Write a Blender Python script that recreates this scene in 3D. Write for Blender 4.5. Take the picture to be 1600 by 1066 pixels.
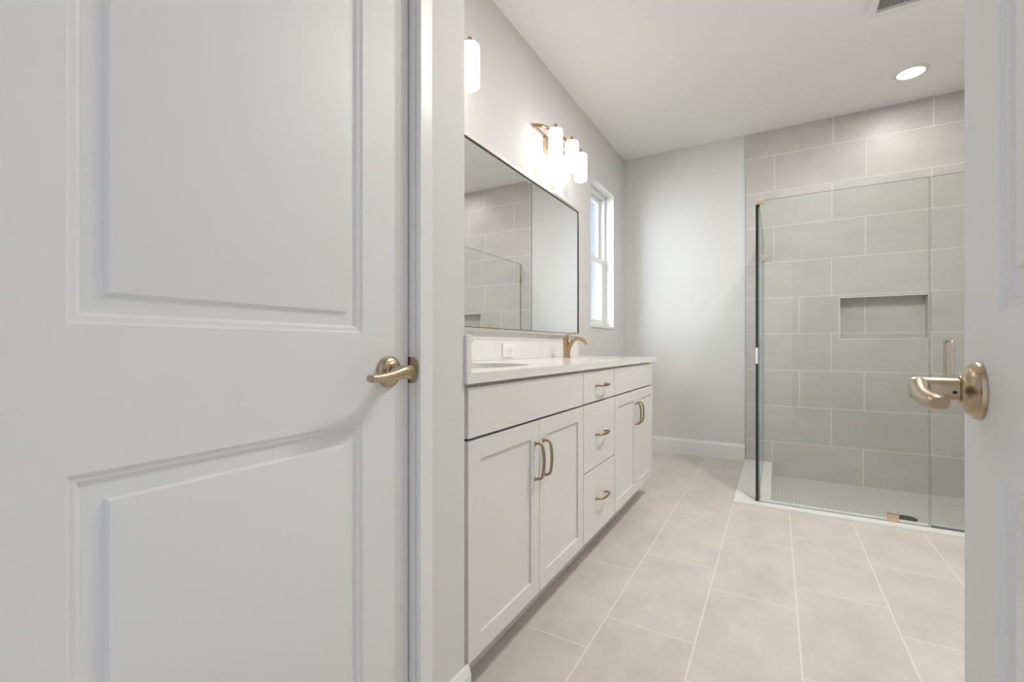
import bpy, bmesh, math, random
from mathutils import Vector, Matrix
random.seed(7)
S = bpy.context.scene
for o in list(bpy.data.objects): bpy.data.objects.remove(o)
C = S.collection
PI = math.pi

# ------------------------------------------------------------------ camera
cam = bpy.data.cameras.new('camera'); camo = bpy.data.objects.new('camera', cam); C.objects.link(camo)
camo.location = (0, 0, .961); camo.rotation_euler = (PI/2, 0, math.radians(30.23))
cam.sensor_width = 36; cam.lens = 36*708.7/1600; cam.shift_y = 8.9/1600; cam.clip_start = .01
S.camera = camo
# ------------------------------------------------------------------ sky, exposure
S.view_settings.view_transform = 'Standard'; S.view_settings.look = 'None'
S.view_settings.exposure = 0.0; S.view_settings.gamma = 1; S.view_settings.use_curve_mapping = False
LAMP = 4.6          # vanity shade emission
FILL2 = 12.0; FILL3 = 28.0; CAN = 3.4          # power (W) of two added fill lights and the shower ceiling light
SKY = 0.95           # sky strength
world = bpy.data.worlds.new('sky'); S.world = world; world.use_nodes = True
nt = world.node_tree; nt.nodes.clear()
wo = nt.nodes.new('ShaderNodeOutputWorld'); bg = nt.nodes.new('ShaderNodeBackground')
tc = nt.nodes.new('ShaderNodeTexCoord'); sx = nt.nodes.new('ShaderNodeSeparateXYZ'); cr = nt.nodes.new('ShaderNodeValToRGB')
el = cr.color_ramp.elements
el[0].position = 0.0; el[0].color = (.78, .78, .78, 1)
el[1].position = 1.0; el[1].color = (.80, .84, .90, 1)
for p, c in ((.47, (.88, .90, .93, 1)), (.51, (.92, .97, 1.03, 1)), (.545, (.88, .95, 1.03, 1)), (.59, (.64, .79, 1.03, 1)), (.66, (.56, .73, 1.0, 1)), (.72, (.80, .85, .94, 1))):
    e = el.new(p); e.color = c
mr = nt.nodes.new('ShaderNodeMapRange'); mr.inputs[1].default_value = -1; mr.inputs[2].default_value = 1
nt.links.new(tc.outputs['Generated'], sx.inputs[0]); nt.links.new(sx.outputs['Z'], mr.inputs[0]); nt.links.new(mr.outputs[0], cr.inputs[0])
nt.links.new(cr.outputs[0], bg.inputs[0]); bg.inputs[1].default_value = SKY; nt.links.new(bg.outputs[0], wo.inputs[0])

dl = bpy.data.lights.new('daylight', 'AREA'); dl.shape = 'RECTANGLE'; dl.size = 1.4; dl.size_y = 1.8; dl.energy = 100; dl.color = (.84, .91, 1)
dlo = bpy.data.objects.new('daylight', dl); C.objects.link(dlo); dlo.location = (-2.5, 2.55, 2.05)   # open sky outside the window
dlo.rotation_euler = (Vector((-1.30, 3.75, 1.75)) - Vector((-2.5, 2.55, 2.05))).to_track_quat('-Z', 'Y').to_euler()

# ------------------------------------------------------------------ materials
def mat(name, col, rough=.5, metal=0., bump=None, mottle=None, tone=0., aniso=None, coat=0., spec=.5):
    m = bpy.data.materials.new(name); m.use_nodes = True
    n = m.node_tree.nodes; l = m.node_tree.links; b = n['Principled BSDF']
    b.inputs['Base Color'].default_value = (*col, 1); b.inputs['Roughness'].default_value = rough; b.inputs['Metallic'].default_value = metal
    b.inputs['Specular IOR Level'].default_value = spec
    if coat: b.inputs['Coat Weight'].default_value = coat; b.inputs['Coat Roughness'].default_value = .08
    t = n.new('ShaderNodeTexCoord'); src = None
    if mottle:                                   # (scale, amount, stretch xyz)
        sc, am, st = mottle
        mp = n.new('ShaderNodeMapping'); mp.inputs['Scale'].default_value = st; l.new(t.outputs['Object'], mp.inputs[0])
        nz = n.new('ShaderNodeTexNoise'); nz.inputs['Scale'].default_value = sc; nz.inputs['Detail'].default_value = 6; nz.inputs['Roughness'].default_value = .62
        l.new(mp.outputs[0], nz.inputs['Vector'])
        r = n.new('ShaderNodeValToRGB'); r.color_ramp.elements[0].position = .3; r.color_ramp.elements[1].position = .7
        r.color_ramp.elements[0].color = (*[c*(1-am) for c in col], 1); r.color_ramp.elements[1].color = (*[min(1, c*(1+am)) for c in col], 1)
        l.new(nz.outputs[0], r.inputs[0]); src = r.outputs[0]
    if tone:                                     # per-tile firing tone, stored on the faces
        at = n.new('ShaderNodeAttribute'); at.attribute_name = 'tone'
        mm = n.new('ShaderNodeMapRange'); mm.inputs[3].default_value = 1-tone; mm.inputs[4].default_value = 1+tone
        l.new(at.outputs['Fac'], mm.inputs[0])
        v = n.new('ShaderNodeVectorMath'); v.operation = 'SCALE'
        if src: l.new(src, v.inputs[0])
        else: v.inputs[0].default_value = col
        l.new(mm.outputs[0], v.inputs['Scale']); src = v.outputs[0]
    if src: l.new(src, b.inputs['Base Color'])
    if bump:                                     # (scale, strength, distance)
        nb = n.new('ShaderNodeTexNoise'); nb.inputs['Scale'].default_value = bump[0]; nb.inputs['Detail'].default_value = 3
        l.new(t.outputs['Object'], nb.inputs['Vector'])
        bp = n.new('ShaderNodeBump'); bp.inputs['Strength'].default_value = bump[1]; bp.inputs['Distance'].default_value = bump[2]
        l.new(nb.outputs[0], bp.inputs['Height']); l.new(bp.outputs[0], b.inputs['Normal'])
    return m

def emit(name, col, s):
    m = bpy.data.materials.new(name); m.use_nodes = True; n = m.node_tree.nodes
    b = n['Principled BSDF']; b.inputs['Base Color'].default_value = (.9, .9, .88, 1); b.inputs['Roughness'].default_value = .3
    b.inputs['Emission Color'].default_value = (*col, 1); b.inputs['Emission Strength'].default_value = s
    return m

def glass(name, tint, f0=.045):
    m = bpy.data.materials.new(name); m.use_nodes = True; n = m.node_tree.nodes; l = m.node_tree.links; n.clear()
    o = n.new('ShaderNodeOutputMaterial'); tr = n.new('ShaderNodeBsdfTransparent'); tr.inputs[0].default_value = (*tint, 1)
    gl = n.new('ShaderNodeBsdfGlossy'); gl.inputs['Roughness'].default_value = .01; gl.inputs[0].default_value = (1, 1, 1, 1)
    lw = n.new('ShaderNodeLayerWeight'); lw.inputs[0].default_value = .5
    p = n.new('ShaderNodeMath'); p.operation = 'POWER'; p.inputs[1].default_value = 5; l.new(lw.outputs['Facing'], p.inputs[0])
    ma = n.new('ShaderNodeMath'); ma.operation = 'MULTIPLY_ADD'; ma.inputs[1].default_value = .6; ma.inputs[2].default_value = f0; l.new(p.outputs[0], ma.inputs[0])
    mx = n.new('ShaderNodeMixShader'); l.new(ma.outputs[0], mx.inputs[0]); l.new(tr.outputs[0], mx.inputs[1]); l.new(gl.outputs[0], mx.inputs[2])
    l.new(mx.outputs[0], o.inputs[0]); return m

def mosaic(name):
    """grey porcelain mosaic with a small pale dot in every cell and pale grout"""
    m = bpy.data.materials.new(name); m.use_nodes = True; n = m.node_tree.nodes; l = m.node_tree.links; b = n['Principled BSDF']
    b.inputs['Roughness'].default_value = .38
    t = n.new('ShaderNodeTexCoord'); mp = n.new('ShaderNodeMapping'); mp.inputs['Scale'].default_value = (1/.030, 1/.030, 1); mp.inputs['Rotation'].default_value = (0, 0, PI/4)
    l.new(t.outputs['Object'], mp.inputs[0])
    fr = n.new('ShaderNodeVectorMath'); fr.operation = 'FRACTION'; l.new(mp.outputs[0], fr.inputs[0])
    sb = n.new('ShaderNodeVectorMath'); sb.operation = 'SUBTRACT'; sb.inputs[1].default_value = (.5, .5, 0); l.new(fr.outputs[0], sb.inputs[0])
    ab = n.new('ShaderNodeVectorMath'); ab.operation = 'ABSOLUTE'; l.new(sb.outputs[0], ab.inputs[0])
    sp = n.new('ShaderNodeSeparateXYZ'); l.new(ab.outputs[0], sp.inputs[0])
    mxm = n.new('ShaderNodeMath'); mxm.operation = 'MAXIMUM'; l.new(sp.outputs[0], mxm.inputs[0]); l.new(sp.outputs[1], mxm.inputs[1])
    r = n.new('ShaderNodeValToRGB'); r.color_ramp.interpolation = 'CONSTANT'
    e = r.color_ramp.elements; e[0].position = 0; e[0].color = (.80, .79, .76, 1); e[1].position = .19; e[1].color = (.66, .65, .63, 1)
    q = e.new(.215); q.color = (.53, .52, .505, 1); q = e.new(.455); q.color = (.62, .61, .59, 1)
    l.new(mxm.outputs[0], r.inputs[0]); l.new(r.outputs[0], b.inputs['Base Color']); return m

M = dict(
    wall=mat('wall paint', (.72, .71, .695), .6, bump=(160, .12, .002)),
    ceiling=mat('ceiling paint', (.92, .91, .89), .7, bump=(45, .35, .004)),
    trim=mat('trim paint', (.83, .82, .80), .32),
    door=mat('door paint', (.79, .785, .78), .5, bump=(220, .05, .001)),
    cabinet=mat('cabinet paint', (.77, .755, .725), .36),
    carcass=mat('cabinet interior', (.50, .45, .36), .6),
    quartz=mat('white quartz', (.82, .80, .77), .14, mottle=(9, .025, (1, 1, 1))),
    marble=mat('white sill stone', (.84, .83, .80), .2, mottle=(6, .02, (1, 1, 1))),
    floor=mat('floor porcelain', (.615, .575, .525), .36, mottle=(4.0, .095, (1.6, 1, 1)), tone=.03),
    tile=mat('shower porcelain', (.55, .53, .495), .40, mottle=(3.4, .06, (1, 1, 2.4)), tone=.035),
    grout=mat('pale grout', (.80, .765, .71), .8),
    bronze=mat('champagne bronze', (.54, .385, .225), .22, 1.),
    pull=mat('aged bronze', (.37, .28, .165), .32, 1.),
    lever=mat('antique nickel brass', (.50, .395, .275), .28, 1.),
    clip=mat('brushed champagne', (.72, .56, .40), .3, 1.),
    nickel=mat('satin nickel', (.66, .58, .46), .25, 1.),
    frame=mat('pale champagne frame', (.92, .88, .82), .35, 1.),
    drain=mat('dark bronze drain', (.12, .11, .08), .4, 1.),
    mirror=mat('silvered mirror', (.91, .915, .912), .004, 1.),
    dark=mat('dark slot', (.02, .02, .02), .6),
    edge_dark=mat('black glass edge', (.012, .014, .013), .12),
    glassedge=mat('green glass edge', (.15, .18, .16), .2),
    plastic=mat('white plastic', (.85, .84, .82), .35),
    vinyl=mat('white vinyl', (.86, .86, .86), .35),
    porcelain=mat('sink porcelain', (.86, .85, .83), .1),
    grille=mat('grey fan grille', (.33, .33, .32), .5),
    glass=glass('clear shower glass', (.965, .978, .969), .032),
    pane=glass('window pane', (.97, .985, .98), .04),
    shade=emit('frosted lamp glass', (1., .955, .93), LAMP),
    lens=emit('light lens', (1., .96, .9), 10.),
    mosaic=mosaic('shower floor mosaic'),
)

# ------------------------------------------------------------------ mesh helpers
def finish(bm, name, m, parent=None, smooth=None, mats=None, loc=None):
    me = bpy.data.meshes.new(name)
    bmesh.ops.recalc_face_normals(bm, faces=bm.faces)
    bm.to_mesh(me); bm.free()
    for k in (mats or [m]): me.materials.append(k)
    if smooth:
        for p in me.polygons: p.use_smooth = True
        me.set_sharp_from_angle(angle=math.radians(smooth))
    o = bpy.data.objects.new(name, me); C.objects.link(o)
    if parent: o.parent = parent
    if loc: o.location = loc
    return o

def add_box(bm, a, b, bevel=0., mi=0, seg=2):
    r = bmesh.ops.create_cube(bm, size=1)
    vs = r['verts']
    for v in vs:
        v.co = Vector([a[i] + (v.co[i]+.5)*(b[i]-a[i]) for i in range(3)])
    if bevel:
        es = list({e for v in vs for e in v.link_edges})
        r2 = bmesh.ops.bevel(bm, geom=es, offset=bevel, segments=seg, profile=.6, affect='EDGES')
        fs = {f for f in r2['faces']}
        for f in fs: f.material_index = mi
    else: fs = {f for v in vs for f in v.link_faces}
    for f in fs: f.material_index = mi

def box(name, m, a, b, parent=None, bevel=0.):
    bm = bmesh.new(); add_box(bm, a, b, bevel); return finish(bm, name, m, parent)

def boxes(name, m, lst, parent=None, bevel=0.):
    bm = bmesh.new()
    for a, b in lst: add_box(bm, a, b, bevel)
    return finish(bm, name, m, parent)

def add_lathe(bm, prof, n=40, mtx=None):
    """prof: (radius, height) along local z"""
    mtx = mtx or Matrix()
    rings = []
    for r, h in prof:
        if r < 1e-6: rings.append([bm.verts.new(mtx @ Vector((0, 0, h)))])
        else: rings.append([bm.verts.new(mtx @ Vector((r*math.cos(2*PI*i/n), r*math.sin(2*PI*i/n), h))) for i in range(n)])
    for a, b in zip(rings, rings[1:]):
        for i in range(n):
            j = (i+1) % n
            if len(a) == 1 and len(b) == 1: continue
            if len(a) == 1: bm.faces.new((a[0], b[i], b[j]))
            elif len(b) == 1: bm.faces.new((a[i], b[0], a[j]))
            else: bm.faces.new((a[i], b[i], b[j], a[j]))

def spline(pts, n=8):
    """Catmull-Rom through tuples"""
    P = [pts[0]] + list(pts) + [pts[-1]]; out = []
    for i in range(1, len(P)-2):
        for k in range(n):
            t = k/n
            out.append(tuple(.5*((2*b)+(-a+c)*t+(2*a-5*b+4*c-d)*t*t+(-a+3*b-3*c+d)*t**3) for a, b, c, d in zip(P[i-1], P[i], P[i+1], P[i+2])))
    out.append(tuple(pts[-1])); return out

def add_sweep(bm, path, up=(0, 0, 1), n=18, sq=2.0, cap=True):
    """path of (x,y,z, ra, rb): ra across (side), rb along 'up'; superellipse section; rounded caps"""
    up = Vector(up); rings = []
    N = len(path)
    P = [Vector(p[:3]) for p in path]
    for i, p in enumerate(path):
        t = (P[min(i+1, N-1)]-P[max(i-1, 0)]).normalized()
        s = t.cross(up)
        if s.length < 1e-4: s = t.cross(Vector((0, 1, 0)))
        s.normalize(); u = s.cross(t).normalized()
        ring = []
        for k in range(n):
            a = 2*PI*k/n; c, d = math.cos(a), math.sin(a)
            ring.append(bm.verts.new(P[i] + s*(p[3]*math.copysign(abs(c)**(2/sq), c)) + u*(p[4]*math.copysign(abs(d)**(2/sq), d))))
        rings.append(ring)
    for a, b in zip(rings, rings[1:]):
        for k in range(n): bm.faces.new((a[k], a[(k+1) % n], b[(k+1) % n], b[k]))
    if cap:
        bm.faces.new(rings[0][::-1]); bm.faces.new(rings[-1])

def empty(name, loc=(0, 0, 0), rz=0):
    o = bpy.data.objects.new(name, None); C.objects.link(o); o.location = loc; o.rotation_euler = (0, 0, rz); o.empty_display_size = .1
    return o

def tag(o, label, cat, group=None, kind=None):
    o['label'] = label; o['category'] = cat
    if group: o['group'] = group
    if kind: o['kind'] = kind
    return o

def copy_tree(o, parent=None):
    c = o.copy(); C.objects.link(c)
    if parent: c.parent = parent
    for ch in list(o.children): copy_tree(ch, c)
    return c

# ------------------------------------------------------------------ dimensions
H = 2.74
WX = -1.258          # vanity wall
FY = 4.29            # far wall
RX = 1.36            # right wall
LX = -.695           # near left wall plane
CY = .949            # its end, where the vanity alcove starts
TY = FY - .008       # face of the shower tile on the far wall
TXL = -.222          # left edge of the tile
CURB_X, CURB_XI = -.228, -.030
CURB_Y, CURB_YI = 3.083, 3.212
ZS = -.095           # shower floor
GY = 3.15; GX = -.098; GJ = .695; GZ0, GZ1 = .017, 1.852

# ------------------------------------------------------------------ tile fields
def tile_field(name, tiles, origin, U, V, Nn, grout_rects, m, hole=None, parent=None, gap=.0021, depth=.0003):
    """tiles: (u0,v0,u1,v1) joint to joint; each tile face sits 'depth' in front of the grout bed"""
    O, U, V, Nn = map(Vector, (origin, U, V, Nn)); bm = bmesh.new(); tone = []
    def quad(u0, v0, u1, v1, d, mi, t):
        f = bm.faces.new([bm.verts.new(O+U*u+V*v+Nn*d) for u, v in ((u0, v0), (u1, v0), (u1, v1), (u0, v1))])
        f.material_index = mi; tone.append(t)
    def cut(r):
        if not hole: return [r]
        u0, v0, u1, v1 = r; a, b, c, d = hole
        if u1 <= a or u0 >= c or v1 <= b or v0 >= d: return [r]
        out = []
        if u0 < a: out.append((u0, v0, a, v1))
        if u1 > c: out.append((c, v0, u1, v1))
        m0, m1 = max(u0, a), min(u1, c)
        if v0 < b: out.append((m0, v0, m1, b))
        if v1 > d: out.append((m0, d, m1, v1))
        return out
    for u0, v0, u1, v1 in tiles:
        t = random.random()
        for r in cut((u0+gap, v0+gap, u1-gap, v1-gap)): quad(*r, 0, 0, t)
    for g in grout_rects:
        for r in cut(g): quad(*r, -depth, 1, .5)
    me = bpy.data.meshes.new(name); bm.to_mesh(me); bm.free()
    me.materials.append(m); me.materials.append(M['grout'])
    at = me.attributes.new('tone', 'FLOAT', 'FACE'); at.data.foreach_set('value', tone)
    o = bpy.data.objects.new(name, me); C.objects.link(o)
    if parent: o.parent = parent
    return o

def rows(lines, joints, u0, u1):
    out = []
    for (v0, v1), js in zip(zip(lines, lines[1:]), joints):
        e = [u0] + [j for j in sorted(js) if u0+.002 < j < u1-.002] + [u1]
        out += [(a, v0, b, v1) for a, b in zip(e, e[1:])]
    return out

# floor: long joints run away from the doorway, staggered by a third
cols = [-.228 + .2935*k for k in range(-4, 7)]
ft = []
def col_tiles(x0, x1, y0, y1, phase):
    js = [phase + .5735*k for k in range(-6, 8)]
    e = [y0] + [j for j in js if y0+.01 < j < y1-.01] + [y1]
    return [(x0, a, x1, b) for a, b in zip(e, e[1:])]
phases = {-1: 1.565, -2: 1.374, -3: 1.565, -4: 1.374, 0: 1.955, 1: 1.562, 2: 1.953, 3: 1.535, 4: 1.955, 5: 1.56}
for k in range(-4, 6):
    x0 = max(cols[k+4], WX); x1 = min(cols[k+5], RX)
    if x1 - x0 < .02: continue
    ft += col_tiles(x0, x1, -.16, FY if k < 0 else CURB_Y+.05, phases[k])
floor = tile_field('floor', ft, (0, 0, 0), (1, 0, 0), (0, 1, 0), (0, 0, 1), [(WX, -.16, -.228, FY), (-.228, -.16, RX, CURB_Y+.05)], M['floor'])
tag(floor, 'beige porcelain tile bathroom floor with pale grout lines', 'floor', kind='structure')
sf = box('shower_floor', M['mosaic'], (CURB_XI-.01, CURB_YI-.01, ZS-.05), (RX, FY, ZS)); tag(sf, 'recessed grey mosaic shower floor with tiny pale dots behind the glass', 'shower floor', kind='structure')

# ceiling and walls
c_ = box('ceiling', M['ceiling'], (-1.45, -.17, H), (RX+.12, FY+.15, H+.12)); tag(c_, 'smooth off-white bathroom ceiling', 'ceiling', kind='structure')
WY0, WY1, WZ0, WZ1 = 3.383, 3.968, 1.115, 2.312
wv = boxes('wall_vanity', M['wall'], [((-1.42, CY-.1, 0), (WX, WY0, H)), ((-1.42, WY1, 0), (WX, FY+.1, H)), ((-1.42, WY0, 0), (WX, WY1, WZ0)), ((-1.42, WY0, WZ1), (WX, WY1, H))])
tag(wv, 'light greige wall behind the vanity, mirror and wall lamps', 'wall', kind='structure')
wb = boxes('wall_back', M['wall'], [((WX-.02, FY, 0), (TXL+.01, FY+.14, H)), ((TXL+.01, FY+.1, -.15), (RX+.1, FY+.14, H))])
tag(wb, 'far off-white wall between the window wall and the shower tile', 'wall', kind='structure')
wr = box('wall_right', M['wall'], (RX, -.17, -.15), (RX+.12, FY+.15, H)); tag(wr, 'right bathroom wall behind the open door', 'wall', kind='structure')
DY0, DY1, DTOP = .046, .764, 2.045
wl = boxes('wall_left', M['wall'], [((-.81, DY1+.004, 0), (LX, CY, H)), ((-.81, -.16, 0), (LX, DY0-.004, H)), ((-.81, DY0-.02, DTOP+.004), (LX, DY1+.02, H)), ((-1.30, CY-.115, 0), (-.80, CY, H))])
tag(wl, 'near left wall with the closed panel door, ending at the vanity alcove', 'wall', kind='structure')
EX0, EX1 = -.60, .235
wf = boxes('wall_front', M['wall'], [((-.81, -.16, 0), (EX0, -.04, H)), ((EX1, -.16, 0), (RX, -.04, H)), ((EX0-.01, -.16, 2.06), (EX1+.01, -.04, H))])
tag(wf, 'front wall around the bathroom entrance', 'wall', kind='structure')

# shower tile on the far wall, with its niche
zl = [ZS] + [.187 + .2925*k for k in range(9)] + [H]
jt = [(-.030, .567, 1.15), (.369, .951), (.159, .571, 1.16), (.369, .951), (.159, .741, 1.31), (.371, .953), (-.018, .579, 1.161), (.373, .955), (-.013, .583, 1.165), (.381, .963)]
NX0, NX1, NZ0, NZ1, ND = .424, .935, 1.020, 1.334, .092
tt = rows(zl, jt, TXL, RX)
wt = tile_field('wall_shower', tt, (0, TY, 0), (1, 0, 0), (0, 0, 1), (0, -1, 0), [(TXL, ZS, RX, H)], M['tile'], hole=(NX0, NZ0, NX1, NZ1))
tag(wt, 'tall greige tiled shower wall with a recessed niche', 'wall', kind='structure')
nt_ = rows([NZ0, 1.0645, NZ1], [(.371,), (.588,)], NX0, NX1)
tile_field('niche_back', nt_, (0, TY+ND, 0), (1, 0, 0), (0, 0, 1), (0, -1, 0), [(NX0, NZ0, NX1, NZ1)], M['tile'], parent=wt)
boxes('niche_side', M['tile'], [((NX0-.02, TY+.0005, NZ0-.02), (NX0, TY+ND+.02, NZ1+.02)), ((NX1, TY+.0005, NZ0-.02), (NX1+.02, TY+ND+.02, NZ1+.02)),
      ((NX0, TY+.0005, NZ0-.02), (NX1, TY+ND+.02, NZ0)), ((NX0, TY+.0005, NZ1), (NX1, TY+ND+.02, NZ1+.02))], wt)
w_ = .005
boxes('niche_trim', M['marble'], [((NX0-w_, TY-.002, NZ0-w_), (NX0, TY+.004, NZ1+w_)), ((NX1, TY-.002, NZ0-w_), (NX1+w_, TY+.004, NZ1+w_)),
      ((NX0, TY-.002, NZ0-w_), (NX1, TY+.004, NZ0)), ((NX0, TY-.002, NZ1), (NX1, TY+.004, NZ1+w_))], wt)
box('tile_edge_trim', M['grille'], (TXL-.0035, TY-.001, .0), (TXL, FY+.001, H), wt)
jr = [(3.35+.30*(k % 2), 3.93+.30*(k % 2)) for k in range(10)]
wt2 = tile_field('wall_shower', rows(zl, jr, CURB_Y, FY), (RX-.008, 0, 0), (0, 1, 0), (0, 0, 1), (-1, 0, 0), [(CURB_Y, ZS, FY, H)], M['tile'])
wt2.name = 'wall_shower_right'; tag(wt2, 'greige tiled right side wall of the shower', 'wall', kind='structure')

# baseboards
def baseboard(name, a, b, nrm, label, hgt=.136, th=.013):
    """profiled board along a->b (x,y); nrm points into the room"""
    A, B, Nn = Vector((*a, 0)), Vector((*b, 0)), Vector((*nrm, 0))
    prof = [(0, 0), (th, 0), (th, hgt-.022), (th-.003, hgt-.014), (th-.006, hgt-.004), (th-.008, hgt), (0, hgt)]
    bm = bmesh.new(); r0 = [bm.verts.new(A+Nn*p+Vector((0, 0, z))) for p, z in prof]; r1 = [bm.verts.new(B+Nn*p+Vector((0, 0, z))) for p, z in prof]
    for i in range(len(prof)):
        j = (i+1) % len(prof); bm.faces.new((r0[i], r0[j], r1[j], r1[i]))
    bm.faces.new(r0); bm.faces.new(r1[::-1])
    return tag(finish(bm, name, M['trim']), label, 'baseboard', kind='structure')
baseboard('baseboard_back', (WX, FY), (TXL-.006, FY), (0, -1), 'white baseboard along the far wall left of the shower')
baseboard('baseboard_left', (LX, .812), (LX, CY+.012), (1, 0), 'white baseboard end at the near left wall corner below the vanity')
baseboard('baseboard_vanity', (WX, 3.10), (WX, FY-.014), (1, 0), 'white baseboard under the window beyond the vanity')
baseboard('baseboard_right', (RX, .0), (RX, CURB_Y-.002), (-1, 0), 'white baseboard along the right wall')

# ------------------------------------------------------------------ panel doors
PROF = [(0, 0), (.0035, -.0035), (.0075, -.0045), (.0095, -.0045), (.0145, -.0095), (.019, -.0095), (.037, -.0055), (.0405, -.0012), (.042, -.0008)]
def panel_slab(bm, W, Ht, panels, th=.035):
    """face in the local x=0 plane looking to +x, y along width, z up; raised panels; flat back and edges"""
    ys = sorted({0, W, *[p[0] for p in panels], *[p[2] for p in panels]}); zs = sorted({0, Ht, *[p[1] for p in panels], *[p[3] for p in panels]})
    def isp(y0, z0, y1, z1): return any(abs(y0-p[0]) < 1e-6 and abs(z0-p[1]) < 1e-6 and abs(y1-p[2]) < 1e-6 and abs(z1-p[3]) < 1e-6 for p in panels)
    for y0, y1 in zip(ys, ys[1:]):
        for z0, z1 in zip(zs, zs[1:]):
            if not isp(y0, z0, y1, z1): bm.faces.new([bm.verts.new((0, y, z)) for y, z in ((y0, z0), (y1, z0), (y1, z1), (y0, z1))])
    for y0, z0, y1, z1 in panels:
        prev = None
        for d, x in PROF:
            ring = [bm.verts.new((x, y, z)) for y, z in ((y0+d, z0+d), (y1-d, z0+d), (y1-d, z1-d), (y0+d, z1-d))]
            if prev:
                for i in range(4): bm.faces.new((prev[i], prev[(i+1) % 4], ring[(i+1) % 4], ring[i]))
            prev = ring
        bm.faces.new(prev)
    q = lambda *v: bm.faces.new([bm.verts.new(p) for p in v])
    q((-th, 0, 0), (-th, 0, Ht), (-th, W, Ht), (-th, W, 0))
    q((0, 0, 0), (0, 0, Ht), (-th, 0, Ht), (-th, 0, 0)); q((0, W, 0), (-th, W, 0), (-th, W, Ht), (0, W, Ht))
    q((0, 0, 0), (-th, 0, 0), (-th, W, 0), (0, W, 0)); q((0, 0, Ht), (0, W, Ht), (-th, W, Ht), (-th, 0, Ht))
    bmesh.ops.remove_doubles(bm, verts=bm.verts, dist=1e-5)

def lever_set(parent, y, z, arm):
    """rose, spindle and lever on the local +x face; arm = -1 swings the lever to local -y"""
    h = finish_empty('door_handle', parent, (0, y, z))
    ax = Matrix.Rotation(PI/2, 4, 'Y')
    bm = bmesh.new(); add_lathe(bm, [(0, 0), (.0335, 0), (.0335, .0042), (.0327, .0056), (.0312, .0060), (.0306, .0072), (.0285, .0098), (.0252, .0118), (.0218, .0131), (.0190, .0143), (.0172, .0158), (.0168, .0172), (0, .0172)], 48, ax)
    rose = finish(bm, 'rose', M['lever'], h, 40)
    bm = bmesh.new(); add_lathe(bm, [(0, .016), (.0128, .016), (.0128, .0178), (.0138, .0188), (.0138, .0585), (.0130, .0608), (.0115, .0615), (0, .0615)], 40, ax)
    add_lathe(bm, [(0, 0), (.0018, 0), (.0018, .0012), (0, .0012)], 16, Matrix.Translation((.0235, -.0135, -.002)) @ Matrix.Rotation(PI/2, 4, 'X'))
    finish(bm, 'spindle', M['lever'], h, 40)
    bm = bmesh.new(); add_lathe(bm, [(0, 0), (.0022, 0), (.0016, -.001), (0, -.001)], 20, Matrix.Translation((.0235, arm*.0134, -.002)) @ Matrix.Rotation(PI/2, 4, 'X'))
    finish(bm, 'set_screw', M['dark'], h, 40)
    pts = [(.0505, -arm*.0125, .001, .0100, .0128), (.0525, 0, .0005, .0102, .0136), (.0545, arm*.017, -.001, .0094, .0126), (.0565, arm*.038, -.0035, .0086, .0102),
           (.057, arm*.060, -.006, .0086, .0090), (.0548, arm*.082, -.0075, .0090, .0084), (.0525, arm*.0955, -.0075, .0092, .0080), (.0517, arm*.1005, -.0075, .0074, .0062)]
    bm = bmesh.new(); add_sweep(bm, spline(pts, 6), (0, 0, 1), 22, 2.3)
    finish(bm, 'lever', M['lever'], h, 50)
    return h
def finish_empty(name, parent, loc):
    o = empty(name, loc); o.parent = parent; return o

# closed door on the left
DW = .711; DZ0 = .012
pan = [(.146, .20, .583, .798), (.146, .976, .583, 1.90)]
bm = bmesh.new(); panel_slab(bm, DW, 2.02, pan); d1 = finish(bm, 'door_1', M['door'], None, 20)
d1.location = (-.712, .048, DZ0)
tag(d1, 'closed white two-panel door on the left with its lever by the jamb', 'door', kind='structure')
lever_set(d1, DW-.059, .896, -1)
# open door on the right
ang = math.atan2(.05, 1)
bm = bmesh.new(); panel_slab(bm, .762, 2.02, [(.123, .212, .638, .812), (.123, .986, .638, 1.90)])
for v in bm.verts: v.co.x, v.co.y = -v.co.x, v.co.y
d2 = finish(bm, 'door_2', M['door'], None, 20)
d2.location = (.2066-.05*.761, .787-.761, DZ0); d2.rotation_euler = (0, 0, -ang)
tag(d2, 'open white panel door at the right edge with lever beside the shower glass', 'door', kind='structure')
h2 = lever_set(d2, .762-.060, .898, 1)
h2.rotation_euler = (0, 0, PI)
# jamb, casing and strike of the left door
t1 = empty('trim_1', (LX, DY1, 0)); tag(t1, 'white casing and jamb of the closed left door', 'door trim', kind='structure')
def tbox(name, m, a, b, bevel=0.):
    o = LX, DY1, 0
    return box(name, m, [a[i]-o[i] for i in range(3)], [b[i]-o[i] for i in range(3)], t1, bevel)
tbox('jamb', M['trim'], (-.81, DY1, 0), (LX-.001, DY1+.006, DTOP)); tbox('jamb', M['trim'], (-.81, DY0-.006, 0), (LX-.001, DY0, DTOP)); tbox('jamb', M['trim'], (-.81, DY0, DTOP-.006), (LX-.001, DY1, DTOP))
tbox('door_stop', M['trim'], (-.765, DY1-.012, 0), (-.749, DY1, DTOP))
tbox('casing', M['trim'], (LX-.001, DY1+.003, 0), (LX+.013, DY1+.045, DTOP+.05), .003)
tbox('casing', M['trim'], (LX-.001, DY0-.05, 0), (LX+.013, DY0-.003, DTOP+.05), .003)
tbox('casing', M['trim'], (LX-.001, DY0-.003, DTOP+.003), (LX+.013, DY1+.003, DTOP+.05), .003)
bm = bmesh.new()
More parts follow.
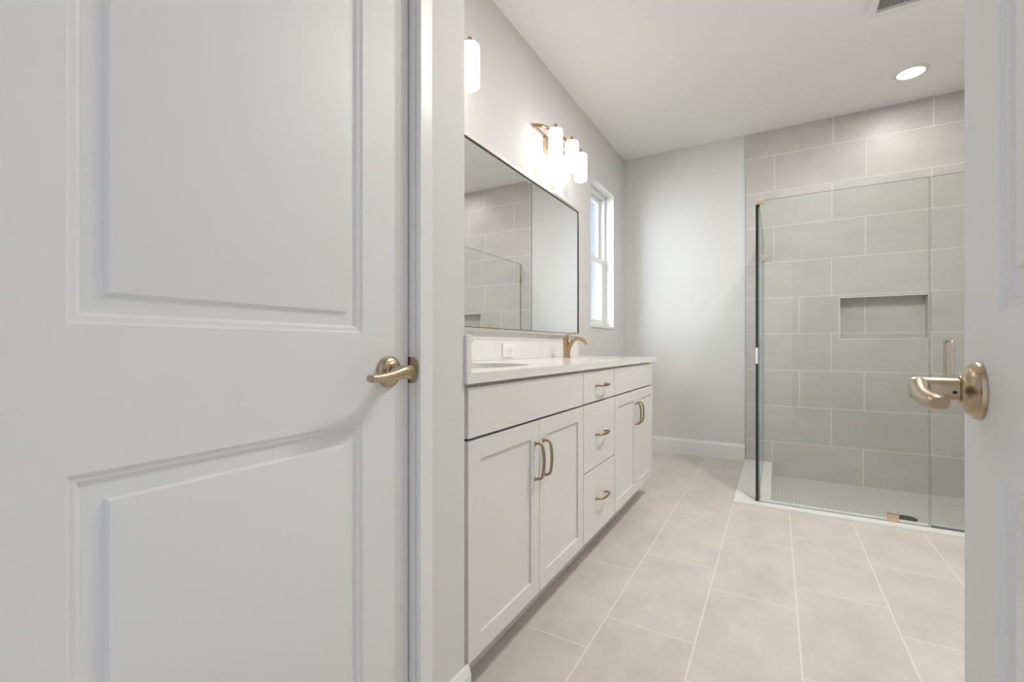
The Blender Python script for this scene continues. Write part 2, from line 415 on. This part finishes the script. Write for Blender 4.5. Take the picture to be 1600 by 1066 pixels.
add_box(bm, (-.735, DY1-.0012, .880), (-.7005, DY1+.0002, .938)); add_lathe(bm, [(0, 0), (.029, 0), (.029, .0014), (0, .0014)], 32, Matrix.Translation((-.7005, DY1-.0002, .909)) @ Matrix.Diagonal((.5, 1, 1, 1)) @ Matrix.Rotation(PI/2, 4, 'X'))
for v in bm.verts: v.co -= Vector((LX, DY1, 0))
finish(bm, 'strike_plate', M['lever'], t1)

# ------------------------------------------------------------------ window
w1 = empty('window_1', (-1.34, WY0, WZ0)); tag(w1, 'narrow white single-hung window beyond the mirror', 'window', kind='structure')
def wbox(name, m, lst, bevel=0., parent=None):
    o = (-1.34, WY0, WZ0)
    return boxes(name, m, [([a[i]-o[i] for i in range(3)], [b[i]-o[i] for i in range(3)]) for a, b in lst], parent or w1, bevel)
def ring(x0, x1, y0, y1, z0, z1, w, wt_=None, wb_=None):
    wt_ = wt_ or w; wb_ = wb_ or w
    return [((x0, y0, z0), (x1, y0+w, z1)), ((x0, y1-w, z0), (x1, y1, z1)), ((x0, y0+w, z0), (x1, y1-w, z0+wb_)), ((x0, y0+w, z1-wt_), (x1, y1-w, z1))]
ZM = 1.715
wbox('window_frame', M['vinyl'], ring(-1.42, -1.335, WY0, WY1, WZ0+.02, WZ1, .032), .003)
us = wbox('upper_sash', M['vinyl'], ring(-1.405, -1.378, WY0+.032, WY1-.032, ZM-.02, WZ1-.032, .040), .003)
wbox('pane', M['pane'], [((-1.395, WY0+.07, ZM+.015), (-1.390, WY1-.07, WZ1-.07))], 0, us)
ls = wbox('lower_sash', M['vinyl'], ring(-1.375, -1.345, WY0+.032, WY1-.032, WZ0+.05, ZM+.022, .034, .044), .003)
wbox('pane', M['pane'], [((-1.362, WY0+.064, WZ0+.082), (-1.357, WY1-.064, ZM-.02))], 0, ls)
wbox('sash_lock', M['vinyl'], [((-1.372, WY0+.26, ZM+.022), (-1.350, WY0+.32, ZM+.034))], .003)
wbox('window_sill', M['marble'], [((-1.42, WY0, WZ0), (WX, WY1, WZ0+.02)), ((WX, WY0-.004, WZ0), (WX+.008, WY1+.004, WZ0+.02))], .002)
wbox('reveal_lining', M['trim'], [((-1.42, WY1-.004, WZ0+.02), (WX+.0005, WY1, WZ1)), ((-1.42, WY0, WZ0+.02), (WX+.0005, WY0+.004, WZ1)), ((-1.42, WY0+.004, WZ1-.004), (WX+.0005, WY1-.004, WZ1))])

# ------------------------------------------------------------------ vanity
FX = -.695           # front face of doors and drawers
BX = FX - .019       # face of the cabinet box
def pull_mesh(name, parent, loc, vertical):
    """arched bar pull with flared feet, on the +x face"""
    L = .059
    bm = bmesh.new()
    pts = [(.006, -L, 0, .0045, .0045), (.018, -L+.001, 0, .0042, .0042), (.0265, -L+.010, 0, .0044, .0044), (.0305, -L*.5, 0, .0046, .0052), (.0325, 0, 0, .0048, .0056),
           (.0305, L*.5, 0, .0046, .0052), (.0265, L-.010, 0, .0044, .0044), (.018, L-.001, 0, .0042, .0042), (.006, L, 0, .0045, .0045)]
    add_sweep(bm, spline(pts, 5), (0, 0, 1), 14, 2.4)
    for s in (-1, 1):
        add_lathe(bm, [(0, 0), (.0085, 0), (.0085, .0025), (.0065, .0045), (.0048, .008), (.0045, .012), (0, .012)], 20, Matrix.Translation((0, s*L, 0)) @ Matrix.Rotation(PI/2, 4, 'Y'))
    if vertical: bmesh.ops.rotate(bm, verts=bm.verts, cent=(0, 0, 0), matrix=Matrix.Rotation(PI/2, 3, 'X'))
    return finish(bm, name, M['pull'], parent, 45, loc=loc)

def shaker(name, parent, y0, y1, z0, z1, org):
    """frame-and-panel door front; local coordinates relative to org"""
    st, rl = .057, .055; bm = bmesh.new(); x1, x0 = FX, FX-.018; xp = FX-.0065; b = .0012
    add_box(bm, (x0, y0, z0), (x1, y0+st, z1), b); add_box(bm, (x0, y1-st, z0), (x1, y1, z1), b)
    add_box(bm, (x0, y0+st-.0005, z0), (x1, y1-st+.0005, z0+rl), b); add_box(bm, (x0, y0+st-.0005, z1-rl), (x1, y1-st+.0005, z1), b)
    add_box(bm, (x0+.001, y0+st-.004, z0+rl-.004), (xp, y1-st+.004, z1-rl+.004))
    for v in bm.verts: v.co -= Vector(org)
    return finish(bm, name, M['cabinet'], parent)

def slab(name, parent, y0, y1, z0, z1, org):
    bm = bmesh.new(); add_box(bm, (FX-.018, y0, z0), (FX, y1, z1), .0015)
    for v in bm.verts: v.co -= Vector(org)
    return finish(bm, name, M['cabinet'], parent)

ZC0, ZC1 = .113, .862
def carcass(parent, y0, y1, org, end=False):
    bm = bmesh.new()
    t = .018; xb = WX+.004
    for a, b in (((xb, y0, ZC0), (BX, y0+t, ZC1)), ((xb, y1-t, ZC0), (BX, y1, ZC1)), ((xb, y0+t, ZC0), (BX, y1-t, ZC0+t)), ((xb, y0+t, ZC0+t), (xb+.006, y1-t, ZC1)),
                 ((BX-.02, y0+t, ZC1-.035), (BX, y1-t, ZC1)), ((BX-.088, y0, .001), (BX-.07, y1, ZC0))): add_box(bm, a, b)
    for v in bm.verts: v.co -= Vector(org)
    return finish(bm, 'cabinet_box', M['cabinet'], parent)

ZT0, ZT1, ZD1, ZD0 = .7185, .853, .711, .128
def sink_base(y0, y1, d0, dm, d1, label):
    org = (WX+.004, (y0+y1)/2, 0); e = empty('sink_base_cabinet', org)
    tag(e, label, 'cabinet', 'vanity sink base cabinets')
    carcass(e, y0, y1, org)
    slab('false_front', e, d0, d1, ZT0, ZT1, org)
    a = shaker('cabinet_door', e, d0, dm-.0013, ZD0, ZD1, org); pull_mesh('door_pull', a, (FX-org[0], dm-.030-org[1], .580), True)
    b = shaker('cabinet_door', e, dm+.0013, d1, ZD0, ZD1, org); pull_mesh('door_pull', b, (FX-org[0], dm+.030-org[1], .580), True)
    return e
sink_base(CY+.002, 1.786, .967, 1.378, 1.7835, 'white sink base cabinet nearest the camera, against the near left wall')
sink_base(2.2065, 3.012, 2.2095, 2.618, 3.003, 'white sink base cabinet at the far end of the vanity, near the far wall')
org = (WX+.004, 1.996, 0); db = empty('drawer_cabinet', org); tag(db, 'white three-drawer cabinet in the middle of the vanity', 'cabinet')
carcass(db, 1.786, 2.2065, org)
for z0, z1, zp in ((ZT0, ZT1, .788), (.4265, ZD1, .570), (ZD0, .4215, .284)):
    s_ = slab('drawer', db, 1.789, 2.2035, z0, z1, org); pull_mesh('drawer_pull', s_, (FX-org[0], 0, zp), False)

# worktop with two oval cut-outs
QX, QY0, QY1, QZ0, QZ1 = -.685, CY+.001, 3.082, .864, .892
SK = [(1.378, .235), (2.612, .235)]; SKX, SKA, SKB = -.955, .165, .235
org = (WX+.002, (QY0+QY1)/2, QZ0); ct = empty('countertop', org); tag(ct, 'white quartz vanity countertop with backsplash spanning all three cabinets', 'countertop')
def oval(n, yc, a=SKA, b=SKB):
    return [(SKX+a*math.copysign(abs(math.cos(t))**.8, math.cos(t)), yc+b*math.copysign(abs(math.sin(t))**.8, math.sin(t))) for t in [2*PI*i/n+PI/n for i in range(n)]]
bm = bmesh.new(); NS = 64
x0, x1 = WX+.002, QX
cells = [(QY0, SK[0][0]-.30, None), (SK[0][0]-.30, SK[0][0]+.30, SK[0][0]), (SK[0][0]+.30, SK[1][0]-.30, None), (SK[1][0]-.30, SK[1][0]+.30, SK[1][0]), (SK[1][0]+.30, QY1, None)]
for z in (QZ0, QZ1):
    for ya, yb, yc in cells:
        if yc is None: bm.faces.new([bm.verts.new((x, y, z)) for x, y in ((x0, ya), (x1, ya), (x1, yb), (x0, yb))]); continue
        ov = oval(NS, yc); rc = []
        for x, y in ov:
            dx, dy = x-SKX, y-yc; s = min((x1-SKX)/dx if dx > 1e-9 else 1e9, (x0-SKX)/dx if dx < -1e-9 else 1e9, (yb-yc)/dy if dy > 1e-9 else 1e9, (ya-yc)/dy if dy < -1e-9 else 1e9)
            rc.append((SKX+dx*s, yc+dy*s))
        cor = [(x1, yb), (x0, yb), (x0, ya), (x1, ya)]
        vo = [bm.verts.new((*p, z)) for p in ov]; vr = [bm.verts.new((*p, z)) for p in rc]
        for i in range(NS):
            j = (i+1) % NS; a, b = rc[i], rc[j]; ext = []
            for c in cor:
                on = lambda p: (abs(p[0]-c[0]) < 1e-6, abs(p[1]-c[1]) < 1e-6)
                if (on(a)[0] and on(b)[1] and not on(b)[0]) or (on(a)[1] and on(b)[0] and not on(b)[1]): ext = [bm.verts.new((*c, z))]
            bm.faces.new([vo[i], vr[i]] + ext + [vr[j], vo[j]])
for yc, _ in SK:
    ov = oval(NS, yc)
    for i in range(NS):
        a, b = ov[i], ov[(i+1) % NS]; bm.faces.new([bm.verts.new(p) for p in ((*a, QZ0), (*b, QZ0), (*b, QZ1), (*a, QZ1))])
per = [(x0, QY0), (x1, QY0), (x1, QY1), (x0, QY1)]
for i in range(4):
    a, b = per[i], per[(i+1) % 4]; bm.faces.new([bm.verts.new(p) for p in ((*a, QZ0), (*b, QZ0), (*b, QZ1), (*a, QZ1))])
bmesh.ops.remove_doubles(bm, verts=bm.verts, dist=1e-5)
for v in bm.verts: v.co -= Vector(org)
finish(bm, 'worktop', M['quartz'], ct)
bm = bmesh.new(); add_box(bm, (x0, QY0, QZ1+.0003), (x0+.02, QY1, .992), .0015)
for v in bm.verts: v.co -= Vector(org)
finish(bm, 'backsplash', M['quartz'], ct)
bm = bmesh.new(); add_box(bm, (x0+.0205, QY0, QZ1+.0003), (QX-.002, QY0+.020, .992), .0015)
for v in bm.verts: v.co -= Vector(org)
finish(bm, 'side_splash', M['quartz'], ct)

def sink(yc, label):
    bm = bmesh.new(); prev = None; prof = [(1.06, QZ0-.0005), (1.0, QZ0-.0005), (.985, QZ0-.02), (.95, QZ0-.07), (.86, QZ0-.115), (.6, QZ0-.135), (.15, QZ0-.142)]
    for s, z in prof:
        ringv = [bm.verts.new((x-SKX, y-yc, z-QZ0)) for x, y in oval(48, yc, SKA*s, SKB*s)]
        if prev:
            for i in range(48): bm.faces.new((prev[i], prev[(i+1) % 48], ringv[(i+1) % 48], ringv[i]))
        prev = ringv
    bm.faces.new(prev)
    e = empty('sink', (SKX, yc, QZ0)); tag(e, label, 'sink', 'undermount vanity sinks')
    b = finish(bm, 'basin', M['porcelain'], e, 40)
    bm = bmesh.new(); add_lathe(bm, [(0, 0), (.022, 0), (.024, .003), (0, .004)], 24, Matrix.Translation((0, 0, -.1418))); finish(bm, 'sink_drain', M['bronze'], e, 40)
sink(SK[0][0], 'white undermount oval sink nearest the camera, left of the outlet')
sink(SK[1][0], 'white undermount oval sink at the far end below the whole visible faucet')

def faucet(yc, label):
    e = empty('faucet', (-1.128, yc, QZ1+.0005)); tag(e, label, 'faucet', 'single-lever vanity faucets')
    bm = bmesh.new()
    add_lathe(bm, [(0, 0), (.0245, 0), (.0245, .004), (.0225, .006), (0, .006)], 32)
    body = [(-.004, 0, .004, .0215, .0215), (-.005, 0, .03, .020, .0205), (-.008, 0, .07, .0182, .0188), (-.009, 0, .105, .0175, .0178), (-.006, 0, .122, .0168, .0165), (-.001, 0, .132, .0125, .0125)]
    add_sweep(bm, spline(body, 6), (1, 0, 0), 24); finish(bm, 'faucet_body', M['bronze'], e, 50)
    bm = bmesh.new()
    sp = [(.002, 0, .020, .0150, .0150), (.010, 0, .055, .0140, .0145), (.026, 0, .088, .0128, .0125), (.050, 0, .110, .0122, .0108), (.078, 0, .117, .0118, .0098), (.104, 0, .110, .0115, .0096), (.124, 0, .095, .0112, .0098), (.133, 0, .084, .0108, .0092)]
    add_sweep(bm, spline(sp, 7), (0, 1, 0), 22); finish(bm, 'spout', M['bronze'], e, 50)
    bm = bmesh.new()
    lv = [(-.010, 0, .122, .014, .010), (-.002, 0, .137, .0125, .0065), (.016, 0, .1475, .0110, .0042), (.040, 0, .1535, .0100, .0034), (.062, 0, .1555, .0100, .0032), (.078, 0, .155, .0092, .0026)]
    add_sweep(bm, spline(lv, 6), (0, 0, 1), 18); finish(bm, 'faucet_lever', M['bronze'], e, 50)
    return e
faucet(1.396, 'nearest bronze faucet, only its spout tip showing past the side splash')
faucet(2.620, 'bronze single-lever faucet standing whole on the far half of the countertop')

# outlet on the backsplash, lying on its side
e = empty('outlet', (WX+.0225, 2.075, .9415)); tag(e, 'white duplex outlet on the backsplash between the faucets', 'outlet')
bm = bmesh.new(); add_box(bm, (0, -.058, -.0365), (.006, .058, .0365), .002); finish(bm, 'cover_plate', M['plastic'], e)
for s in (-1, 1):
    bm = bmesh.new(); add_lathe(bm, [(0, .0), (.0165, .0), (.0165, .0025), (.0155, .0035), (0, .0035)], 28, Matrix.Translation((.0055, s*.0195, 0)) @ Matrix.Rotation(PI/2, 4, 'Y'))
    r = finish(bm, 'receptacle', M['plastic'], e, 30)
    boxes('socket_slot', M['dark'], [((.0088, s*.0195-.005, .0050), (.0094, s*.0195+.004, .0066)), ((.0088, s*.0195-.004, -.0066), (.0094, s*.0195+.004, -.0050)), ((.0088, s*.0195+.008, -.002), (.0094, s*.0195+.0115, .002))], r)

# ------------------------------------------------------------------ mirror
MY0, MY1, MZ0, MZ1 = .985, 3.098, 1.036, 1.951
e = empty('mirror', (WX, (MY0+MY1)/2, MZ0)); tag(e, 'wide wall mirror with slanted glass edges in a slim pale champagne frame above the vanity', 'mirror')
def mloc(bm):
    for v in bm.verts: v.co -= Vector((WX, (MY0+MY1)/2, MZ0))
fw = .016
bm = bmesh.new()
for a, b in ring(WX+.001, WX+.024, MY0, MY1, MZ0, MZ1, fw): add_box(bm, a, b, .0015)
mloc(bm); mf = finish(bm, 'mirror_frame', M['frame'], e)
bm = bmesh.new()
for a, b in ring(WX+.014, WX+.0225, MY0+fw-.0005, MY1-fw+.0005, MZ0+fw-.0005, MZ1-fw+.0005, .004): add_box(bm, a, b)
mloc(bm); finish(bm, 'frame_lip', M['drain'], mf)
fw += .003
bm = bmesh.new(); prev = None
for d, x in ((fw-.001, WX+.012), (fw-.001, WX+.0170), (fw+.020, WX+.0173)):
    rr = [bm.verts.new((x, y, z)) for y, z in ((MY0+d, MZ0+d), (MY1-d, MZ0+d), (MY1-d, MZ1-d), (MY0+d, MZ1-d))]
    if prev:
        for i in range(4): bm.faces.new((prev[i], prev[(i+1) % 4], rr[(i+1) % 4], rr[i]))
    prev = rr
bm.faces.new(prev); mloc(bm); finish(bm, 'mirror_glass', M['mirror'], e)

# ------------------------------------------------------------------ vanity lights
def vanity_light(yc, label):
    ZB = 2.262
    e = empty('vanity_light', (WX, yc, ZB)); tag(e, label, 'wall lamp', 'three-shade vanity lights')
    bm = bmesh.new(); add_box(bm, (.001, -.10, -.085), (.022, .10, .010), .003); finish(bm, 'backplate', M['clip'], e)
    box('wall_bar', M['clip'], (.0015, -.268, .012), (.012, .268, .026), e, .002)
    bm = bmesh.new()
    arc = [(.012, -.262, .012, .0035, .011), (.060, -.235, .008, .0035, .011), (.092, -.16, .003, .0035, .011), (.108, -.08, .0, .0035, .011), (.113, 0, 0, .0035, .011),
           (.108, .08, 0, .0035, .011), (.092, .16, .003, .0035, .011), (.060, .235, .008, .0035, .011), (.012, .262, .012, .0035, .011)]
    add_sweep(bm, spline(arc, 5), (0, 0, 1), 12, 5); finish(bm, 'bowed_bar', M['bronze'], e, 40)
    for s in (-1, 1): box('bar_bracket', M['bronze'], (.02, s*.06-.006, -.008), (.112, s*.06+.006, .004), e, .001)
    for dx, dy in ((.130, -.199), (.150, 0), (.130, .199)):
        bm = bmesh.new()
        bx = .113-.028*(dy/.199)**2
        add_sweep(bm, spline([(bx-.002, dy-.006, .002, .0035, .0035), (bx+.02, dy-.003, .008, .0035, .0035), (dx, dy, .012, .0035, .0035)], 5), (0, 0, 1), 12)
        add_lathe(bm, [(0, -.014), (.0095, -.014), (.0095, .012), (.0085, .0165), (0, .017)], 24, Matrix.Translation((dx, dy, 0)))
        add_lathe(bm, [(0, -.0145), (.022, -.0145), (.022, -.0115), (.0095, -.010), (0, -.010)], 24, Matrix.Translation((dx, dy, 0)))
        a = finish(bm, 'lamp_arm', M['bronze'], e, 40)
        bm = bmesh.new(); R = .0425
        add_lathe(bm, [(0, -.0155), (.030, -.0155), (.037, -.0175), (.0412, -.023), (R, -.031), (R, -.186), (.0415, -.189), (.038, -.1945), (.033, -.196), (0, -.196)], 36, Matrix.Translation((dx, dy, 0)))
        finish(bm, 'lamp_shade', M['shade'], e, 40)
    return e
vanity_light(1.380, 'three-shade wall lamp over the near sink, one shade showing past the wall corner')
vanity_light(2.648, 'three-shade bronze wall lamp over the far sink, all shades showing')

# ------------------------------------------------------------------ recessed ceiling light, added fill lights
def can_or_fill_light(x, y, label, power, col, group=None):
    e = empty('recessed_or_fill_light', (x, y, H)); tag(e, label, 'ceiling light', group)
    bm = bmesh.new(); add_lathe(bm, [(.070, -.0005), (.092, -.0005), (.090, -.004), (.074, -.010), (.070, -.010), (.070, -.0005)], 40); finish(bm, 'trim_ring', M['plastic'], e, 40)
    bm = bmesh.new(); add_lathe(bm, [(0, -.016), (.035, -.0155), (.060, -.013), (.0695, -.009), (.0695, -.002), (0, -.002)], 40); finish(bm, 'light_lens', M['lens'], e, 40)
    la = bpy.data.lights.new('bulb', 'AREA'); la.shape = 'DISK'; la.size = .16; la.energy = power; la.color = col; la.spread = math.radians(180)
    lo = bpy.data.objects.new('bulb', la); C.objects.link(lo); lo.parent = e; lo.location = (0, 0, -.022)
can_or_fill_light(.752, 3.835, 'round recessed ceiling light glowing above the shower', CAN, (1, .985, .955))
can_or_fill_light(.45, 1.90, 'added unseen ceiling fill light over the middle of the floor', FILL2, (1, .93, .84))  # unseen fill lamp, added to brighten the room
can_or_fill_light(.32, 2.42, 'added unseen ceiling fill light between the vanity and the shower door', FILL3, (.99, .995, .985))  # second unseen fill lamp, added so each one casts weaker shadows

# exhaust fan
e = empty('exhaust_fan', (.575, 2.905, H)); tag(e, 'white ceiling exhaust fan grille at the top edge, in front of the shower light', 'exhaust fan')
bm = bmesh.new(); prev = None
for h_, z in ((.163, -.0005), (.163, -.008), (.152, -.030), (.128, -.030), (.122, -.024), (.120, -.003)):
    rr = [bm.verts.new((h_*a, h_*b, z)) for a, b in ((-1, -1), (1, -1), (1, 1), (-1, 1))]
    if prev:
        for i in range(4): bm.faces.new((prev[i], prev[(i+1) % 4], rr[(i+1) % 4], rr[i]))
    prev = rr
bm.faces.new(prev)
bmesh.ops.bevel(bm, geom=[ed for ed in bm.edges if abs(ed.verts[0].co.z-ed.verts[1].co.z) > .002], offset=.008, segments=2, affect='EDGES')
finish(bm, 'fan_cover', M['plastic'], e)
bm = bmesh.new()
for k in range(30): add_box(bm, (-.118+k*.0081, -.118, -.012), (-.118+k*.0081+.004, .118, -.0035))
finish(bm, 'fan_grille', M['grille'], e)

# ------------------------------------------------------------------ shower
bm = bmesh.new()
ZQ = .016
pts = [(CURB_X, CURB_Y), (RX-.009, CURB_Y), (RX-.009, CURB_YI), (CURB_XI, CURB_YI), (CURB_XI, TY-.001), (CURB_X, TY-.001)]
lo_ = [bm.verts.new((*p, -.002)) for p in pts]; hi_ = [bm.verts.new((*p, ZQ)) for p in pts]
bm.faces.new(hi_); bm.faces.new(lo_[::-1])
for i in range(6): bm.faces.new((lo_[i], lo_[(i+1) % 6], hi_[(i+1) % 6], hi_[i]))
bmesh.ops.bevel(bm, geom=[ed for ed in bm.edges if ed.verts[0].co.z > .01 and ed.verts[1].co.z > .01], offset=.002, segments=2, affect='EDGES')
cb = finish(bm, 'shower_curb', M['marble']); tag(cb, 'low white stone curb wrapping the front and left of the shower', 'curb')
boxes('curb_lining', M['marble'], [((CURB_XI-.012, CURB_YI-.012, ZS), (CURB_XI, TY-.001, -.002)), ((CURB_XI, CURB_YI-.012, ZS), (RX-.009, CURB_YI, -.002))], cb)

enc = empty('shower_enclosure', (GX, GY, ZQ)); tag(enc, 'frameless clear glass shower enclosure with a hinged door', 'shower enclosure')
def gpanel(name, a, b, edge_axis, parent=enc, em='glassedge'):
    """glass sheet; its narrow edges get the polished edge colour"""
    bm = bmesh.new(); add_box(bm, [a[i]-(GX, GY, ZQ)[i] for i in range(3)], [b[i]-(GX, GY, ZQ)[i] for i in range(3)])
    bm.normal_update()
    for f in bm.faces:
        f.material_index = 0 if abs(f.normal[edge_axis]) > .9 else 1
    return finish(bm, name, None, parent, mats=[M['glass'], M[em]])
T = .0095
fp = gpanel('front_panel', (GX-.001, GY, GZ0), (GJ-.003, GY+T, GZ1), 1)
gd = gpanel('glass_door', (GJ+.003, GY, GZ0+.008), (RX-.02, GY+T, GZ1), 1)
rp = gpanel('return_panel', (GX-.001, GY+T+.001, GZ0), (GX+T-.001, TY-.002, GZ1), 0)
def ebox(name, m, lst, parent=enc, bevel=.0015):
    return boxes(name, m, [([a[i]-(GX, GY, ZQ)[i] for i in range(3)], [b[i]-(GX, GY, ZQ)[i] for i in range(3)]) for a, b in lst], parent, bevel)
ebox('corner_edge_reflection', M['edge_dark'], [((GX-.011, GY-.003, GZ0), (GX+.001, GY+T+.006, .857))], enc, 0)  # dark reflection in the polished glass edge, put into the colour
ebox('corner_edge_reflection', M['plastic'], [((GX-.011, GY-.003, .857), (GX+.001, GY+T+.006, .955))], enc, 0)  # bright reflection in the glass edge, painted as a white piece
ebox('corner_edge_reflection', M['edge_dark'], [((GX-.011, GY-.003, .955), (GX+.001, GY+T+.006, GZ1-.024))], enc, 0)
ebox('corner_clip', M['clip'], [((GX-.006, GY-.006, GZ1-.022), (GX+.036, GY+T+.004, GZ1+.004)), ((GX-.006, GY+T+.004, GZ1-.022), (GX+T+.003, GY+.045, GZ1+.004))])
ebox('wall_clip', M['clip'], [((GX-.006, TY-.045, 1.665), (GX+T+.005, TY-.001, 1.710))])
ebox('floor_clip', M['clip'], [((GX-.006, GY+.06, ZQ+.0005), (GX+T+.004, GY+.105, ZQ+.045))])
ebox('floor_clip', M['clip'], [((.522, GY-.006, ZQ+.0005), (.569, GY+T+.006, ZQ+.042))])
ebox('door_sweep', M['glassedge'], [((GJ+.004, GY-.001, ZQ+.0005), (RX-.021, GY+T+.001, ZQ+.010))], gd, 0)
for z in (.30, 1.55): ebox('hinge', M['clip'], [((RX-.075, GY-.007, z), (RX-.009, GY+T+.007, z+.09))], gd)
bm = bmesh.new()
for s, y in ((-1, GY), (1, GY+T)):
    hx = .768; d = .052*s
    path = [(hx, y, .795, .008, .008), (hx, y+d*.55, .795, .008, .008), (hx, y+d*.92, .799, .008, .008), (hx, y+d, .815, .008, .008), (hx, y+d, .893, .008, .008), (hx, y+d, .971, .008, .008), (hx, y+d*.92, .987, .008, .008), (hx, y+d*.55, .991, .008, .008), (hx, y, .991, .008, .008)]
    add_sweep(bm, spline(path, 5), (1, 0, 0), 16)
for v in bm.verts: v.co -= Vector((GX, GY, ZQ))
finish(bm, 'door_pull', M['nickel'], gd, 50)

e = empty('shower_drain', (.69, 3.63, ZS)); tag(e, 'dark round shower drain on the mosaic floor behind the small glass clip', 'drain')
bm = bmesh.new(); add_lathe(bm, [(0, .0005), (.055, .0005), (.055, .003), (.050, .004), (0, .004)], 32); finish(bm, 'drain_rim', M['drain'], e, 40)
bm = bmesh.new()
for k in range(7): add_box(bm, (-.036+k*.012-.0025, -.030, .0042), (-.036+k*.012+.0025, .030, .0048))
finish(bm, 'drain_slot', M['dark'], e)
